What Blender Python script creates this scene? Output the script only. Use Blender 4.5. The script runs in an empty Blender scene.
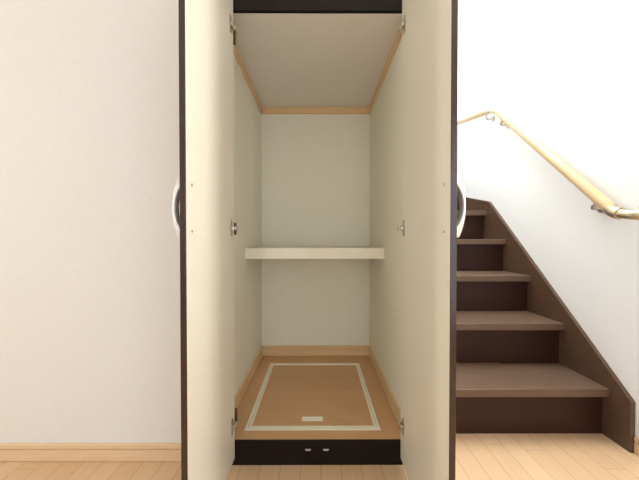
import bpy, bmesh, math
from mathutils import Vector, Matrix

C = bpy.context.scene.collection
H = 0.97                                   # camera height above the room floor

# ---------------------------------------------------------------- camera, world, light, exposure
cam_data = bpy.data.cameras.new('camera')
cam_data.sensor_width = 36.0
cam_data.lens = 262.0 / 639.0 * 36.0
cam_data.clip_start = 0.02
cam_data.shift_y = 1.9 / 639
cam_data.shift_x = 0.4 / 639
cam = bpy.data.objects.new('camera', cam_data)
cam.location = (0.0, 0.0, H)
cam.rotation_euler = (math.radians(90 - 0.65), math.radians(0.0), math.radians(-0.1))
C.objects.link(cam)
bpy.context.scene.camera = cam

world = bpy.data.worlds.new('sky')
bpy.context.scene.world = world
world.use_nodes = True
world.node_tree.nodes['Background'].inputs['Color'].default_value = (0.80, 0.90, 1.0, 1)
world.node_tree.nodes['Background'].inputs['Strength'].default_value = 1.0

def area(name, loc, aim, sx, sy, power, colour):
    d = bpy.data.lights.new(name, 'AREA')
    d.shape = 'RECTANGLE'; d.size = sx; d.size_y = sy
    d.energy = power; d.color = colour
    o = bpy.data.objects.new(name, d); C.objects.link(o)
    o.location = loc
    o.rotation_euler = (Vector(aim) - Vector(loc)).to_track_quat('-Z', 'Y').to_euler()
    return o

area('side_window_daylight', (1.56, 0.38, 1.68), (0.0, 0.38, 1.62), 0.26, 0.86, 18, (0.98, 0.98, 0.94))
area('slit_window_daylight', (-3.02, 0.48, 1.45), (0.0, 0.48, 1.40), 0.20, 1.30, 10, (1.0, 0.98, 0.95))
area('left_added_fill', (-3.02, -1.50, 1.42), (0.0, -0.70, 1.20), 1.35, 1.35, 9, (0.98, 0.99, 1.0))  # added fill without a known window, brightens the right and front walls
area('right_added_fill', (1.56, -1.50, 1.10), (0.0, -1.30, 1.00), 1.15, 1.85, 10, (0.70, 0.82, 1.0))  # added bluish fill, put here for the cool sheen on the right door edge
area('rear_added_fill', (0.0, -2.72, 1.15), (0.0, 0.0, 1.15), 1.7, 1.9, 9.5, (0.98, 0.98, 0.98))  # added fill from behind the camera to brighten the closet and front wall
area('stairwell_added_fill', (0.53, 1.71, 2.6), (1.43, 1.5, 0.7), 0.80, 1.0, 4, (0.94, 0.97, 1.0))  # added lamp against the solid wall, brightens the stair wall opposite
area('stairwell_daylight', (0.97, 1.85, 4.0), (0.97, 1.65, 0.0), 0.85, 1.6, 50, (0.90, 0.95, 1.0))

vs = bpy.context.scene.view_settings
vs.view_transform = 'Standard'; vs.look = 'None'
vs.exposure = 0.75; vs.gamma = 1.0; vs.use_curve_mapping = False

# ---------------------------------------------------------------- materials
def s2l(c):
    return tuple(((v / 255) / 12.92 if v / 255 <= 0.04045 else ((v / 255 + 0.055) / 1.055) ** 2.4) for v in c) + (1,)

def new_mat(name, rough=0.5, metal=0.0, spec=0.5):
    m = bpy.data.materials.new(name); m.use_nodes = True
    nt = m.node_tree; b = nt.nodes['Principled BSDF']
    b.inputs['Roughness'].default_value = rough
    b.inputs['Metallic'].default_value = metal
    b.inputs['Specular IOR Level'].default_value = spec
    return m, nt, b

def plain(name, rgb, rough=0.5, metal=0.0, spec=0.5, var=0.04, scale=30.0, bump=0.0, stretch=(1, 1, 1), bscale=None):
    m, nt, b = new_mat(name, rough, metal, spec)
    tc = nt.nodes.new('ShaderNodeTexCoord'); mp = nt.nodes.new('ShaderNodeMapping')
    mp.inputs['Scale'].default_value = stretch
    nz = nt.nodes.new('ShaderNodeTexNoise'); nz.inputs['Scale'].default_value = scale; nz.inputs['Detail'].default_value = 4
    nt.links.new(tc.outputs['Object'], mp.inputs['Vector']); nt.links.new(mp.outputs['Vector'], nz.inputs['Vector'])
    cr = nt.nodes.new('ShaderNodeValToRGB')
    c = s2l(rgb)
    cr.color_ramp.elements[0].position = 0.3; cr.color_ramp.elements[1].position = 0.7
    cr.color_ramp.elements[0].color = tuple(v * (1 - var) for v in c[:3]) + (1,)
    cr.color_ramp.elements[1].color = tuple(min(1, v * (1 + var)) for v in c[:3]) + (1,)
    nt.links.new(nz.outputs['Fac'], cr.inputs['Fac']); nt.links.new(cr.outputs['Color'], b.inputs['Base Color'])
    if bump:
        n2 = nt.nodes.new('ShaderNodeTexNoise'); n2.inputs['Scale'].default_value = bscale or scale; n2.inputs['Detail'].default_value = 3
        nt.links.new(mp.outputs['Vector'], n2.inputs['Vector'])
        bp = nt.nodes.new('ShaderNodeBump'); bp.inputs['Strength'].default_value = bump; bp.inputs['Distance'].default_value = 0.002
        nt.links.new(n2.outputs['Fac'], bp.inputs['Height']); nt.links.new(bp.outputs['Normal'], b.inputs['Normal'])
    return m

def planks(name, rgb_a, rgb_b, width, offset, length, rough=0.35, seam=0.62, axis='Y', grain=1.0, seam_w=0.0016):
    """boards running along `axis` with thin seams, staggered butt joints and long grain"""
    m, nt, b = new_mat(name, rough)
    N = nt.nodes.new; L = nt.links.new
    tc = N('ShaderNodeTexCoord'); sp = N('ShaderNodeSeparateXYZ'); L(tc.outputs['Object'], sp.inputs[0])
    u, v = (sp.outputs['X'], sp.outputs['Y']) if axis == 'Y' else (sp.outputs['Y'], sp.outputs['X'])
    def math_(op, a, bb=None):
        n = N('ShaderNodeMath'); n.operation = op
        for i, s in enumerate((a, bb)):
            if s is None: continue
            if isinstance(s, (int, float)): n.inputs[i].default_value = s
            else: L(s, n.inputs[i])
        return n.outputs[0]
    un = math_('DIVIDE', math_('SUBTRACT', u, offset), width)
    idx = math_('FLOOR', un); fr = math_('FRACT', un)
    wn = N('ShaderNodeTexWhiteNoise'); wn.noise_dimensions = '1D'; L(idx, wn.inputs['W'])
    vn = math_('ADD', math_('DIVIDE', v, length), wn.outputs['Value'])
    vi = math_('FLOOR', vn); vf = math_('FRACT', vn)
    w2 = N('ShaderNodeTexWhiteNoise'); w2.noise_dimensions = '2D'
    cx = N('ShaderNodeCombineXYZ'); L(idx, cx.inputs[0]); L(vi, cx.inputs[1]); L(cx.outputs[0], w2.inputs['Vector'])
    # grain
    mp = N('ShaderNodeMapping'); L(tc.outputs['Object'], mp.inputs['Vector'])
    mp.inputs['Scale'].default_value = (60, 3, 10) if axis == 'Y' else (3, 60, 10)
    ng = N('ShaderNodeTexNoise'); ng.inputs['Scale'].default_value = 1.0; ng.inputs['Detail'].default_value = 5; L(mp.outputs['Vector'], ng.inputs['Vector'])
    fac = math_('ADD', math_('MULTIPLY', w2.outputs['Value'], 0.6), math_('MULTIPLY', math_('SUBTRACT', ng.outputs['Fac'], 0.3), 0.9 * grain))
    mx = N('ShaderNodeMix'); mx.data_type = 'RGBA'; L(fac, mx.inputs['Factor'])
    mx.inputs['A'].default_value = s2l(rgb_a); mx.inputs['B'].default_value = s2l(rgb_b)
    s1 = math_('LESS_THAN', math_('MULTIPLY', math_('MINIMUM', fr, math_('SUBTRACT', 1.0, fr)), width), seam_w)
    s2 = math_('LESS_THAN', math_('MULTIPLY', math_('MINIMUM', vf, math_('SUBTRACT', 1.0, vf)), length), seam_w * 0.8)
    s = math_('MAXIMUM', s1, s2)
    dk = N('ShaderNodeMix'); dk.data_type = 'RGBA'; L(s, dk.inputs['Factor']); L(mx.outputs['Result'], dk.inputs['A'])
    dk.inputs['B'].default_value = tuple(c * seam for c in s2l(rgb_a)[:3]) + (1,)
    L(dk.outputs['Result'], b.inputs['Base Color'])
    bp = N('ShaderNodeBump'); bp.inputs['Strength'].default_value = 0.25; bp.inputs['Distance'].default_value = 0.001
    L(math_('SUBTRACT', 1.0, s), bp.inputs['Height']); L(bp.outputs['Normal'], b.inputs['Normal'])
    return m

M = dict(
    dimmed_paper=plain('white_wallpaper_dimmed', (227, 223, 216), 0.9, spec=0.2, var=0.012, scale=60, bump=0.25, bscale=180),  # same paper as in the stairwell, toned down to stand for weaker light
    lit_paper=plain('white_wallpaper_lit', (248, 248, 246), 0.9, spec=0.2, var=0.012, scale=60, bump=0.2, bscale=180),  # same white paper, lightened in colour to stand for the brighter stairwell
    closet_paper=plain('beige_closet_wallpaper', (236, 232, 213), 0.9, spec=0.2, var=0.025, scale=90, bump=0.3, bscale=200),
    closet_ceiling=plain('closet_ceiling_paper', (232, 226, 218), 0.9, spec=0.2, var=0.02, scale=90, bump=0.3, bscale=200),
    ceiling=plain('ceiling_paper', (240, 238, 232), 0.9, spec=0.2, var=0.01),
    floor=planks('maple_floorboards', (216, 178, 136), (226, 193, 154), 0.0857, 0.095, 0.909, rough=0.38, seam=0.74),
    closet_floor=planks('closet_floorboards', (205, 160, 112), (216, 174, 128), 0.30, 0.04, 1.82, rough=0.4, seam=0.9, axis='X'),
    hatch_floor=planks('hatch_floorboards', (203, 158, 110), (213, 170, 124), 0.15, 0.02, 1.82, rough=0.4, seam=0.95, axis='X'),
    trim=plain('light_oak_trim', (224, 192, 154), 0.45, var=0.05, scale=8, stretch=(1, 1, 12)),
    closet_trim=plain('closet_oak_trim', (228, 193, 144), 0.45, var=0.05, scale=8, stretch=(1, 1, 12)),
    dark=plain('dark_brown_laminate', (50, 32, 26), 0.3, var=0.12, scale=14, stretch=(8, 8, 1)),
    dark_edge=plain('brown_edge_band', (50, 25, 15), 0.25, spec=0.6, var=0.06, scale=14),
    kick=plain('near_black_plinth', (20, 10, 8), 0.5, spec=0.2, var=0.15, scale=20),
    cream=plain('cream_melamine', (233, 225, 208), 0.42, var=0.01, scale=40),
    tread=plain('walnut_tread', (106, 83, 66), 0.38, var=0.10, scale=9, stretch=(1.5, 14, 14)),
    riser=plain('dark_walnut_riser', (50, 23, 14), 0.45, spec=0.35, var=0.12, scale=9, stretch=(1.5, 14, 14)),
    stringer=plain('walnut_stringer', (94, 71, 54), 0.36, var=0.10, scale=9, stretch=(14, 2, 6)),
    shelf=plain('white_shelf_laminate', (236, 228, 208), 0.45, var=0.015),
    hatch_alu=plain('cream_metal_strip', (248, 242, 218), 0.4, var=0.01),
    rail=plain('pale_beech_rail', (222, 190, 144), 0.35, var=0.04, scale=8, stretch=(6, 1, 6)),
    steel=plain('satin_nickel', (205, 198, 186), 0.28, 1.0, var=0.03),
    champagne=plain('champagne_metal', (205, 190, 160), 0.34, 1.0, var=0.03),
    handle=plain('white_satin_handle', (225, 222, 214), 0.3, 0.35, var=0.02),
    hinge=plain('nickel_hinge', (190, 180, 165), 0.3, 1.0, var=0.05),
    hinge_dark=plain('dark_hinge_arm', (128, 108, 88), 0.45, 0.8, var=0.05),
    white=plain('white_vinyl', (248, 247, 240), 0.4, var=0.01),
)

# ---------------------------------------------------------------- mesh helpers
def finish(name, bm, mats, parent=None, smooth=False):
    bmesh.ops.recalc_face_normals(bm, faces=bm.faces)
    me = bpy.data.meshes.new(name); bm.to_mesh(me); bm.free()
    for m in (mats if isinstance(mats, (list, tuple)) else [mats]): me.materials.append(m)
    if smooth:
        for p in me.polygons: p.use_smooth = True
    o = bpy.data.objects.new(name, me); C.objects.link(o)
    if parent:
        o.parent = parent
        off = Vector((0, 0, 0)); p = parent
        while p: off += p.location; p = p.parent
        me.transform(Matrix.Translation(-off))
    return o

def rebase(o, loc):
    """put the origin of a mesh thing at its base"""
    loc = Vector(loc); o.data.transform(Matrix.Translation(-loc)); o.location = loc
    return o

def add_box(bm, x0, x1, y0, y1, z0, z1, bevel=0.0, seg=2):
    r = bmesh.ops.create_cube(bm, size=1.0)
    for v in r['verts']:
        v.co = Vector(((x0 + x1) / 2 + v.co.x * (x1 - x0), (y0 + y1) / 2 + v.co.y * (y1 - y0), (z0 + z1) / 2 + v.co.z * (z1 - z0)))
    if bevel:
        es = list({e for v in r['verts'] for e in v.link_edges})
        bmesh.ops.bevel(bm, geom=es, offset=bevel, segments=seg, affect='EDGES', profile=0.5)
    return bm

def box(name, x0, x1, y0, y1, z0, z1, m, parent=None, bevel=0.0, seg=2):
    return finish(name, add_box(bmesh.new(), x0, x1, y0, y1, z0, z1, bevel, seg), m, parent)

def add_poly(bm, pts, vec):
    """closed prism: polygon pts (3D) swept along vec"""
    a = [bm.verts.new(p) for p in pts]; b = [bm.verts.new(Vector(p) + Vector(vec)) for p in pts]
    n = len(pts)
    bm.faces.new(a); bm.faces.new(b[::-1])
    for i in range(n): bm.faces.new((a[i], b[i], b[(i + 1) % n], a[(i + 1) % n]))
    return bm

def add_tube(bm, pts, radii, seg=20, cap=True, squash=None):
    """round tube through pts"""
    pts = [Vector(p) for p in pts]
    if not isinstance(radii, (list, tuple)): radii = [radii] * len(pts)
    rings = []; ref = None
    for i, p in enumerate(pts):
        t = ((pts[min(i + 1, len(pts) - 1)] - pts[max(i - 1, 0)])).normalized()
        if ref is None:
            ref = Vector((0, 0, 1)) if abs(t.z) < 0.9 else Vector((1, 0, 0))
        n = (ref - t * ref.dot(t)).normalized(); ref = n
        bn = t.cross(n)
        rings.append([bm.verts.new(p + (n * math.cos(a) + bn * math.sin(a)) * radii[i]) for a in (2 * math.pi * k / seg for k in range(seg))])
    for r0, r1 in zip(rings, rings[1:]):
        for k in range(seg):
            bm.faces.new((r0[k], r0[(k + 1) % seg], r1[(k + 1) % seg], r1[k]))
    if cap:
        bm.faces.new(rings[0][::-1]); bm.faces.new(rings[-1])
    return bm

def bez(p0, p1, p2, n=8):
    p0, p1, p2 = Vector(p0), Vector(p1), Vector(p2)
    return [p0 * (1 - t) ** 2 + p1 * 2 * t * (1 - t) + p2 * t * t for t in (k / n for k in range(n + 1))]

def thing(name, label, cat, loc=(0, 0, 0), group=None):
    o = bpy.data.objects.new(name, None); C.objects.link(o); o.location = loc
    o['label'] = label; o['category'] = cat
    if group: o['group'] = group
    bpy.context.view_layer.update()
    return o

def struct(o):
    o['kind'] = 'structure'; return o

def auto_smooth(o, deg=35):
    for p in o.data.polygons: p.use_smooth = True
    es = [e for e in o.data.edges]
    bm = bmesh.new(); bm.from_mesh(o.data)
    for e in bm.edges:
        if len(e.link_faces) == 2 and e.calc_face_angle(0) > math.radians(deg): e.smooth = False
    bm.to_mesh(o.data); bm.free()
    return o

# ---------------------------------------------------------------- the setting
YW = 1.14                       # plane of the wall the closet is set in
XR = 1.435                      # right-hand wall, shared by the room and the stairwell
XL, YB, ZC = -2.9, -2.65, 2.42
SX0 = 0.50                      # left side of the stairwell
SY1 = 3.14                      # far wall of the stairwell
CX0, CX1, CY1 = -0.42, 0.376, 1.93   # closet inner faces
CZ0, CZ1 = 0.108, H + 0.96

struct(box('floor', XL - .1, XR + .1, YB - .1, SY1 + .1, -0.1, 0.0, M['floor']))
# wall with the closet opening, left piece, right pier and the header above
bm = bmesh.new()
add_box(bm, XL, CX0, YW, YW + .12, 0, 4.1)
add_box(bm, CX0, SX0, YW, YW + .12, 2.045, 4.1)
add_box(bm, 0.425, SX0, YW, YW + .12, 0, 2.045)
struct(finish('wall_front', bm, M['dimmed_paper']))
struct(box('wall_stair_header', SX0, XR, YW - .12, YW, ZC, 4.1, M['dimmed_paper']))
bm = bmesh.new()                # right wall with the side window, plus an opening added for cool fill light
WY0, WY1, WZ0, WZ1 = 0.24, 0.52, 1.22, 2.12
add_box(bm, XR, XR + .12, YB, -2.1, 0, 4.1)
add_box(bm, XR, XR + .12, -.9, WY0, 0, 4.1)
add_box(bm, XR, XR + .12, WY1, SY1, 0, 4.1)
add_box(bm, XR, XR + .12, WY0, WY1, 0, WZ0)
add_box(bm, XR, XR + .12, WY0, WY1, WZ1, 4.1)
add_box(bm, XR, XR + .12, -2.1, -.9, 0, .15)
add_box(bm, XR, XR + .12, -2.1, -.9, WZ1, 4.1)
struct(finish('wall_right', bm, M['lit_paper']))
bm = bmesh.new()
BX0, BX1 = -0.85, 0.85
add_box(bm, XL, BX0, YB - .12, YB, 0, ZC); add_box(bm, BX1, XR, YB - .12, YB, 0, ZC)
add_box(bm, BX0, BX1, YB - .12, YB, 2.1, ZC); add_box(bm, BX0, BX1, YB - .12, YB, 0, .15)
struct(finish('wall_back', bm, M['dimmed_paper']))
bm = bmesh.new()
LY = [YB, -2.2, -.8, .37, .59, YW]
for q in (0, 2, 4): add_box(bm, XL - .12, XL, LY[q], LY[q + 1], 0, ZC)
for q in (1, 3):
    add_box(bm, XL - .12, XL, LY[q], LY[q + 1], 0, .75); add_box(bm, XL - .12, XL, LY[q], LY[q + 1], WZ1, ZC)
struct(finish('wall_left', bm, M['dimmed_paper']))
struct(box('ceiling', XL, XR, YB, YW, ZC, ZC + .1, M['ceiling']))
# stairwell shell
struct(box('wall_stairwell_left', SX0 - .04, SX0, YW + .12, 2.16, 0, 4.1, M['lit_paper']))
struct(box('wall_stairwell_back', -0.6, XR, SY1, SY1 + .1, 0, 4.1, M['lit_paper']))
struct(box('wall_stairwell_side', -0.7, -0.6, 2.16, SY1, 0, 4.1, M['lit_paper']))
struct(box('wall_stairwell_inner', -0.6, SX0, 2.06, 2.16, 0, 4.1, M['lit_paper']))
struct(box('ceiling_stairwell', -0.7, XR, YW - .12, SY1 + .1, 4.1, 4.2, M['ceiling']))
# closet shell
struct(box('wall_closet_left', CX0 - .04, CX0, YW + .12, CY1, 0, CZ1 + .05, M['closet_paper']))
struct(box('wall_closet_right', CX1, CX1 + .05, YW + .012, CY1, 0, CZ1 + .05, M['closet_paper']))
struct(box('wall_closet_back', CX0 - .04, CX1 + .05, CY1, CY1 + .05, 0, CZ1 + .05, M['closet_paper']))
struct(box('ceiling_closet', CX0, CX1, YW - .012, CY1, CZ1, CZ1 + .05, M['closet_ceiling']))

# frames in the unseen wall openings, some of them added for fill light
def window(name, a0, a1, z0, z1, fixed, axis):
    bm = bmesh.new()
    def b_(p0, p1, q0, q1, d0=-.03, d1=.03):
        if axis == 'x': add_box(bm, p0, p1, fixed + d0, fixed + d1, q0, q1, .003)
        else: add_box(bm, fixed + d0, fixed + d1, p0, p1, q0, q1, .003)
    t = .02
    b_(a0, a1, z0, z0 + t); b_(a0, a1, z1 - t, z1); b_(a0, a0 + t, z0 + t, z1 - t); b_(a1 - t, a1, z0 + t, z1 - t)
    mid = (a0 + a1) / 2
    if a1 - a0 > 1: b_(mid - .025, mid + .025, z0 + t, z1 - t)
    return struct(finish(name, bm, M['white']))
window('window_1', WY0, WY1, WZ0, WZ1, XR + .06, 'y')
window('added_window_2', BX0, BX1, .15, 2.1, YB - .06, 'x')  # added unit, dresses the rear fill lamp
window('window_3', .37, .59, .75, WZ1, XL - .06, 'y')
window('added_window_5', -2.1, -.9, .15, WZ1, XR + .06, 'y')  # added unit for the bluish fill lamp on the right
window('added_window_4', -2.2, -.8, .75, WZ1, XL - .06, 'y')  # added unit for the wide fill lamp on the left

bm = bmesh.new()
for q in ((1.27, 1.30, 2.07, 3.13), (2.12, 2.15, 2.07, 3.13), (1.30, 2.12, 2.07, 2.10), (1.30, 2.12, 3.10, 3.13)):
    add_box(bm, SX0, SX0 + .025, q[0], q[1], q[2], q[3], .003)
struct(finish('added_frame_6', bm, M['white']))  # frame added around the stairwell fill lamp, no opening behind it
bm = bmesh.new()
for q in ((.51, .545, 1.03, 2.70), (1.395, 1.43, 1.03, 2.70), (.545, 1.395, 1.03, 1.05), (.545, 1.395, 2.66, 2.70)):
    add_box(bm, q[0], q[1], q[2], q[3], 4.02, 4.1, .003)
struct(finish('window_7', bm, M['white']))

# baseboards: a tall face with a thin groove under the top lip
def baseboard(name, p0, p1, n, h=.076, z=0.0, m='trim', groove=True):
    """from p0 to p1 (xy), n = direction into the room"""
    p0, p1, n = Vector((*p0, z)), Vector((*p1, z)), Vector((*n, 0))
    prof = [(0, 0), (.006, 0), (.006, .003), (.009, .003), (.009, h - .0245), (.004, h - .024), (.004, h - .0205), (.009, h - .020), (.009, h - .003), (.006, h), (0, h)] if groove else \
           [(0, 0), (.009, 0), (.009, h - .003), (.006, h), (0, h)]
    bm = bmesh.new()
    add_poly(bm, [p0 + n * a + Vector((0, 0, c)) for a, c in prof], p1 - p0)
    return struct(finish(name, bm, M[m]))
baseboard('baseboard_front', (XL, YW), (-.425, YW), (0, -1))
baseboard('baseboard_right', (XR, YB), (XR, 1.171), (-1, 0))
baseboard('baseboard_left', (XL, YB), (XL, YW - .01), (1, 0))
baseboard('baseboard_back', (XL + .01, YB), (XR - .01, YB), (0, 1))
baseboard('baseboard_closet_left', (CX0, 1.165), (CX0, CY1), (1, 0), .074, CZ0, 'closet_trim')
baseboard('baseboard_closet_right', (CX1, 1.165), (CX1, CY1), (-1, 0), .074, CZ0, 'closet_trim')
baseboard('baseboard_closet_back', (CX0 + .009, CY1), (CX1 - .009, CY1), (0, -1), .074, CZ0, 'closet_trim')
# ceiling trim in the closet
bm = add_box(bmesh.new(), CX0, CX0 + .012, 1.165, CY1, CZ1 - .046, CZ1, .002); struct(finish('trim_1', bm, M['closet_trim']))
bm = add_box(bmesh.new(), CX1 - .012, CX1, 1.165, CY1, CZ1 - .046, CZ1, .002); struct(finish('trim_2', bm, M['closet_trim']))
bm = add_box(bmesh.new(), CX0 + .012, CX1 - .012, CY1 - .012, CY1, CZ1 - .046, CZ1, .002); struct(finish('trim_3', bm, M['closet_trim']))

# closet floor with a cut-out for the hatch
HX0, HX1, HY0, HY1 = -0.336, 0.2825, 1.170, 1.807
bm = bmesh.new()
KY = 1.119
add_box(bm, CX0, HX0, KY, CY1, 0.0, CZ0); add_box(bm, HX1, CX1, KY, CY1, 0.0, CZ0)
add_box(bm, HX0, HX1, KY, HY0, 0.0, CZ0); add_box(bm, HX0, HX1, HY1, CY1, 0.0, CZ0)
add_box(bm, HX0, HX1, HY0, HY1, 0.0, 0.06)
struct(finish('floor_closet', bm, M['closet_floor']))

# ---------------------------------------------------------------- underfloor hatch
t = thing('floor_hatch', 'square wood-faced underfloor hatch with cream frame strip set in the closet floor', 'hatch', ((HX0 + HX1) / 2, HY0, 0.06))
fw = .0275
bm = bmesh.new()
g = 0.0015
def ring(bm, x0, x1, y0, y1, w, z0, z1, bev):
    add_box(bm, x0, x1, y0, y0 + w, z0, z1, bev); add_box(bm, x0, x1, y1 - w, y1, z0, z1, bev)
    add_box(bm, x0, x0 + w, y0 + w, y1 - w, z0, z1, bev); add_box(bm, x1 - w, x1, y0 + w, y1 - w, z0, z1, bev)
ring(bm, HX0 + g, HX1 - g, HY0 + g, HY1 - g, fw * .52, .06, CZ0 + .0015, .001)
f1 = finish('frame', bm, M['hatch_alu'], t)
bm = bmesh.new()
i0 = fw * .52 + .003
ring(bm, HX0 + i0, HX1 - i0, HY0 + i0, HY1 - i0, fw * .42, .06, CZ0 + .001, .001)
f2 = finish('panel_edging', bm, M['hatch_alu'], t)
i1 = i0 + fw * .42
finish('panel', add_box(bmesh.new(), HX0 + i1, HX1 - i1, HY0 + i1, HY1 - i1, .06, CZ0), M['hatch_floor'], t)
# flush pull: a recessed-looking tray with a lifting flap
bm = bmesh.new(); px, py = -0.030, 1.245
ring(bm, px - .050, px + .050, py - .0145, py + .0145, .004, CZ0, CZ0 + .002, .0006)
pl = finish('finger_pull', bm, M['hatch_alu'], t)
finish('flap', add_box(bmesh.new(), px - .0455, px + .0455, py - .010, py + .010, CZ0, CZ0 + .0014, .0005), M['white'], pl)

# ---------------------------------------------------------------- closet shelf
t = thing('closet_shelf', 'thick off-white shelf spanning the closet at mid height', 'shelf', (0, 1.49, H - .114))
finish('board', add_box(bmesh.new(), CX0 + .001, CX1 - .001, 1.492, CY1 - .001, H - .114, H - .0525, .0015), M['shelf'], t)
bm = bmesh.new()
add_box(bm, CX0 + .001, CX0 + .013, 1.51, CY1 - .001, H - .0525, H - .0465, .001)
add_box(bm, CX1 - .013, CX1 - .001, 1.51, CY1 - .001, H - .0525, H - .0465, .001)
add_box(bm, CX0 + .014, CX1 - .014, CY1 - .013, CY1 - .001, H - .0525, H - .0465, .001)
finish('edge_bead', bm, M['shelf'], t)

# ---------------------------------------------------------------- built-in closet: frame, plinth, doors
cl = thing('closet', 'tall dark-framed built-in closet in white wall, both cream-lined doors swung open', 'closet', (0, 1.112, 0))
bm = bmesh.new()
add_box(bm, CX0, -.373, 1.112, YW + .008, 0, 2.04, .001)
add_box(bm, .3775, .424, 1.112, YW + .011, 0, 2.04, .001)
finish('jamb', bm, M['kick'], cl)
bm = add_box(bmesh.new(), -.373, .3775, 1.112, YW - .013, CZ1 + .0, 2.04, .001)
finish('head_rail', bm, M['kick'], cl)
kk = finish('plinth', add_box(bmesh.new(), -.3855, .377, 1.1125, KY - .0005, 0.0, CZ0 - .0005, .001), M['kick'], cl)
for kx in (-.0455, .0315):
    bm = bmesh.new()
    add_box(bm, kx - .0125, kx + .0125, 1.1085, 1.1124, 0.067, 0.071, .0008)
    add_box(bm, kx - .009, kx + .009, 1.1045, 1.1090, 0.068, 0.070, .0004)
    c_ = finish('door_catch', bm, M['steel'], kk)

def hinge(door, s, xin, zc):
    """concealed hinge: cup plate and cup on the door's inner face, bridge, arm and jamb plate. s=+1 for the left door (inner face looks +x)"""
    bm = bmesh.new()
    X = lambda d: xin + s * d
    def b_(d0, d1, y0, y1, z0, z1, bev=.0012):
        add_box(bm, min(X(d0), X(d1)), max(X(d0), X(d1)), y0, y1, z0, z1, bev)
    b_(0.0, .003, 1.066, 1.084, zc - .033, zc + .033)                     # flange plate on the door
    add_tube(bm, [(X(0), 1.072, zc), (X(.006), 1.072, zc)], .010, 20)     # cup rim
    add_tube(bm, [(X(.004), 1.072, zc + .022), (X(.0045), 1.072, zc + .022)], .0035, 10)
    h = finish('hinge', bm, M['hinge'], door)
    auto_smooth(h)
    bm = bmesh.new()
    b_(.003, .012, 1.072, 1.096, zc - .009, zc + .009, .003)              # knuckle
    b_(.008, .016, 1.092, 1.120, zc - .006, zc + .006, .002)              # arm
    k = finish('hinge_knuckle', bm, M['steel'], door); auto_smooth(k)
    return h

def hinge_plate(s, xj, zc):
    bm = bmesh.new()
    def b_(d0, d1, y0, y1, z0, z1, bev=.0008):
        x0, x1 = xj + s * d0, xj + s * d1
        add_box(bm, min(x0, x1), max(x0, x1), y0, y1, z0, z1, bev)
    b_(0.0, .0195, 1.1185, 1.136, zc - .008, zc + .008, .001)
    b_(.0, .019, 1.122, 1.134, zc - .026, zc + .026)
    k = finish('hinge_plate', bm, M['hinge_dark'], cl)
    return k

def handle(door, s, xout, yc, zc, Lh, bow, foot):
    """crescent pull: thick at the feet, slim at the middle of the bow. s=-1 for the left door (outer face looks -x)"""
    bm = bmesh.new(); n = 28; rings = []
    for i in range(n + 1):
        u = -1 + 2 * i / n
        z = zc + Lh * u
        out = foot + (bow - foot) * (1 - abs(u) ** 2.2)                                   # outer line of the bow
        inn = (bow - .0075) * (1 - (abs(u) / .84) ** 2.2) if abs(u) < .84 else 0.0
        out = max(out, .0015)
        w = .0085 + .004 * (1 - u * u)                                     # half width across
        a, b2 = xout + s * inn, xout + s * out
        cor = min(.002, (out - inn) * .45)
        ring_ = []
        for (x, y) in ((a, -w + cor), (a + s * cor, -w), (b2 - s * cor, -w), (b2, -w + cor), (b2, w - cor), (b2 - s * cor, w), (a + s * cor, w), (a, w - cor)):
            ring_.append(bm.verts.new((x, yc + y, z)))
        rings.append(ring_)
    for r0, r1 in zip(rings, rings[1:]):
        for k in range(8): bm.faces.new((r0[k], r0[(k + 1) % 8], r1[(k + 1) % 8], r1[k]))
    bm.faces.new(rings[0][::-1]); bm.faces.new(rings[-1])
    o = finish('handle', bm, M['handle'], door); auto_smooth(o, 50)
    return o

def screw(door, s, xin, yc, zc):
    bm = bmesh.new()
    add_tube(bm, [(xin, yc, zc), (xin + s * .0018, yc, zc), (xin + s * .0030, yc, zc)], [.0042, .0042, .0022], 16)
    add_box(bm, min(xin + s * .003, xin + s * .0034), max(xin + s * .003, xin + s * .0034), yc - .0018, yc + .0018, zc - .0005, zc + .0005)
    return finish('screw', bm, M['hinge'], door)

DZ0, DZ1 = H - .938, H + 1.02
for side in ('left', 'right'):
    if side == 'left': s, xin, xout, y0, y1, near = 1, -.358, -.376, .7237, 1.1105, -.366
    else:              s, xin, xout, y0, y1, near = -1, .350, .368, .7096, 1.1105, .3575
    bm = bmesh.new()
    add_box(bm, min(xin, xout), max(xin, xout), y0, y1, DZ0, DZ1, .0018, 3)
    for f in bm.faces:
        c = f.calc_center_median(); f.normal_update()
        f.material_index = 0 if (abs(c.x - xin) < 1e-4) else (1 if abs(c.x - xout) < 1e-4 else 2)
    d = finish('door', bm, [M['cream'], M['dark'], M['dark_edge']], cl)
    d['label'] = side + ' closet door, cream inside with dark brown edge'
    for zc in (.044, .874, -.778): hinge(d, s, xin, H + zc)
    for zc in (.044, .858, -.762): hinge_plate(s, -.373 if side == 'left' else .3775, H + zc)
    yc = .754 if side == 'left' else .744
    handle(d, -s, xout, yc, H + (.088 if side == 'left' else .0925), .088, *((.0315, .015) if side == 'left' else (.0375, .021)))
    for dz in (-.067, .067): screw(d, s, xin, yc + .002, H + .089 + dz)
    # each leaf stands a touch past square: turn it about its hinge edge
    piv = Vector((xin, y1, 0)) - cl.location
    ang = math.atan2(near - xin, y1 - y0)
    T = Matrix.Translation(piv) @ Matrix.Rotation(ang, 4, 'Z') @ Matrix.Translation(-piv)
    for q in [d] + list(d.children): q.data.transform(T)

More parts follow.
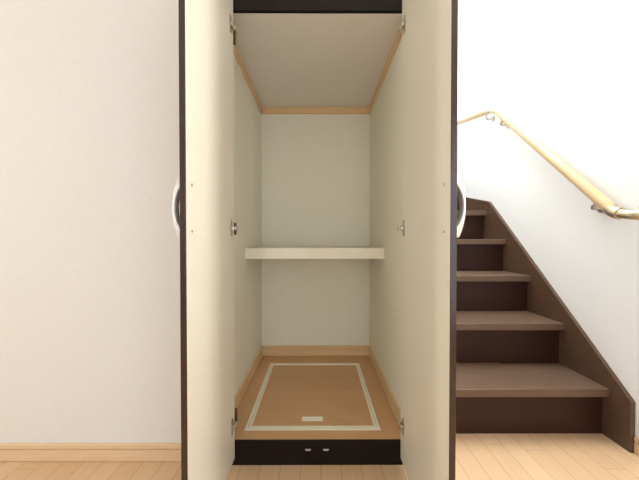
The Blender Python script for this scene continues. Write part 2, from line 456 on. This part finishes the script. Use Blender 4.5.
# ---------------------------------------------------------------- staircase
R, G, Y1 = .242, .2368, 1.259               # rise, going, first nosing
SXW = 1.412                                 # inner face of the wall stringer
st = thing('staircase', 'dark brown wooden staircase climbing beside the closet along white wall', 'stairs', (0.95, 1.19, 0))
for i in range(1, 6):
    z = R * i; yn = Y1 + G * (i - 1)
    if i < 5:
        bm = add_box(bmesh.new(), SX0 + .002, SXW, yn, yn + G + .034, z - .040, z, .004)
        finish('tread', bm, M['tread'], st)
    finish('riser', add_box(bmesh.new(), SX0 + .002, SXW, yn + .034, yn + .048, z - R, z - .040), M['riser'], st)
# turning treads round the inner corner
PV = Vector((SX0 + .002, Y1 + G * 4, 0)); far = SY1 - .003
def wall_hit(a):
    dx, dy = math.cos(a), math.sin(a)
    tx = (SXW - PV.x) / dx if dx > 1e-6 else 1e9
    ty = (far - PV.y) / dy if dy > 1e-6 else 1e9
    return PV + Vector((dx, dy, 0)) * min(tx, ty)
corner = Vector((SXW, far, 0))
for k in range(3):
    a0, a1 = math.radians(30 * k), math.radians(30 * (k + 1))
    if k == 2: a1 = math.radians(90)
    p0, p1 = wall_hit(a0), wall_hit(a1)
    pts = [PV, p0]
    ca = math.atan2(corner.y - PV.y, corner.x - PV.x)
    if a0 < ca < a1: pts.append(corner)
    pts.append(p1)
    z = R * (5 + k)
    bm = add_poly(bmesh.new(), [(p.x, p.y, z - .04) for p in pts], (0, 0, .04))
    finish('tread', bm, M['tread'], st)
    if k:
        d = (p0 - PV).normalized(); nrm = Vector((-d.y, d.x, 0)) * .014
        e = p0 - d * .025
        bm = add_poly(bmesh.new(), [(v.x, v.y, z - R) for v in (PV + d * .03, e, e + nrm, PV + d * .03 + nrm)], (0, 0, R - .04))
        finish('riser', bm, M['riser'], st)
# wall stringer: one sloping board, flattening where the treads turn
prof = [(1.174, 0), (1.174, H - .738), (2.180, H + .310), (2.74, H + .455), (3.134, H + .80), (3.134, 0)]
bm = add_poly(bmesh.new(), [(SXW, y, z) for y, z in prof], (XR - .001 - SXW, 0, 0))
bmesh.ops.bevel(bm, geom=list(bm.edges), offset=.0012, segments=1, affect='EDGES')
finish('stringer', bm, M['stringer'], st)

# ---------------------------------------------------------------- handrail
hr = thing('handrail', 'pale wooden handrail with nickel joints and brackets on the stair wall', 'handrail', (XR, 1.2, H))
RX = 1.375; RR = .0250
A = Vector((RX, 1.212, H + .120)); B = Vector((RX, 2.06, H + 1.02)); Cc = Vector((RX, 2.95, H + 1.235))
dAB = (B - A).normalized(); dBC = (Cc - B).normalized()
finish('rail', add_tube(bmesh.new(), [A + dAB * .012, B - dAB * .03], RR, 32), M['rail'], hr, True)
auto_smooth(hr.children[-1])
r2 = finish('rail', add_tube(bmesh.new(), [B + dBC * .035, Cc], RR, 32), M['rail'], hr); auto_smooth(r2)
# joint at the change of slope
pts = [B - dAB * .045] + bez(B - dAB * .03, B, B + dBC * .03, 8) + [B + dBC * .05]
j = finish('joint', add_tube(bmesh.new(), pts, RR + .0028, 32), M['steel'], hr); auto_smooth(j, 50)
# elbow at the low end, turning back to the wall
E1 = Vector((RX, 1.160, H + .108)); E2 = Vector((XR - .004, 1.100, H + .104))
pts = [A + dAB * .035, A + dAB * .022] + bez(A + dAB * .02, A, A + (E1 - A).normalized() * .02, 8)
e_ = finish('elbow', add_tube(bmesh.new(), pts, RR + .0025, 32), M['champagne'], hr); auto_smooth(e_, 50)
pts = [A + (E1 - A).normalized() * .018] + bez(E1, E1 + (E1 - A) * .75, E2, 10)
e_ = finish('wall_return', add_tube(bmesh.new(), pts, RR - .0035, 32), M['champagne'], hr); auto_smooth(e_, 50)

def bracket(P, d):
    """P on the rail axis, d along the rail: saddle under the rail, curved arm, rosette on the wall"""
    dn = Vector((1, 0, 0)).cross(d).normalized()
    if dn.z > 0: dn = -dn
    top = P + dn * (RR + .001)
    low = P + dn * .056; W = Vector((XR, low.y, low.z))
    bm = bmesh.new()
    add_tube(bm, bez(top, P + dn * .066, low + Vector((.026, 0, 0)), 8) + [W - Vector((.006, 0, 0))], .0085, 14)
    b_ = finish('bracket', bm, M['steel'], hr); auto_smooth(b_, 50)
    bm = add_tube(bmesh.new(), [W - Vector((.0085, 0, 0)), W - Vector((.007, 0, 0)), W - Vector((.0001, 0, 0))], [.019, .0225, .0235], 24)
    r_ = finish('rosette', bm, M['steel'], b_); auto_smooth(r_, 50)
    bm = add_tube(bmesh.new(), [top + d * -.022 - dn * .002, top + d * .022 - dn * .002], .006, 12)
    s_ = finish('saddle', bm, M['steel'], b_); auto_smooth(s_, 50)
bracket(A + dAB * .10, dAB)
bracket(B - dAB * .16, dAB)
bracket(B + dBC * .09, dBC)
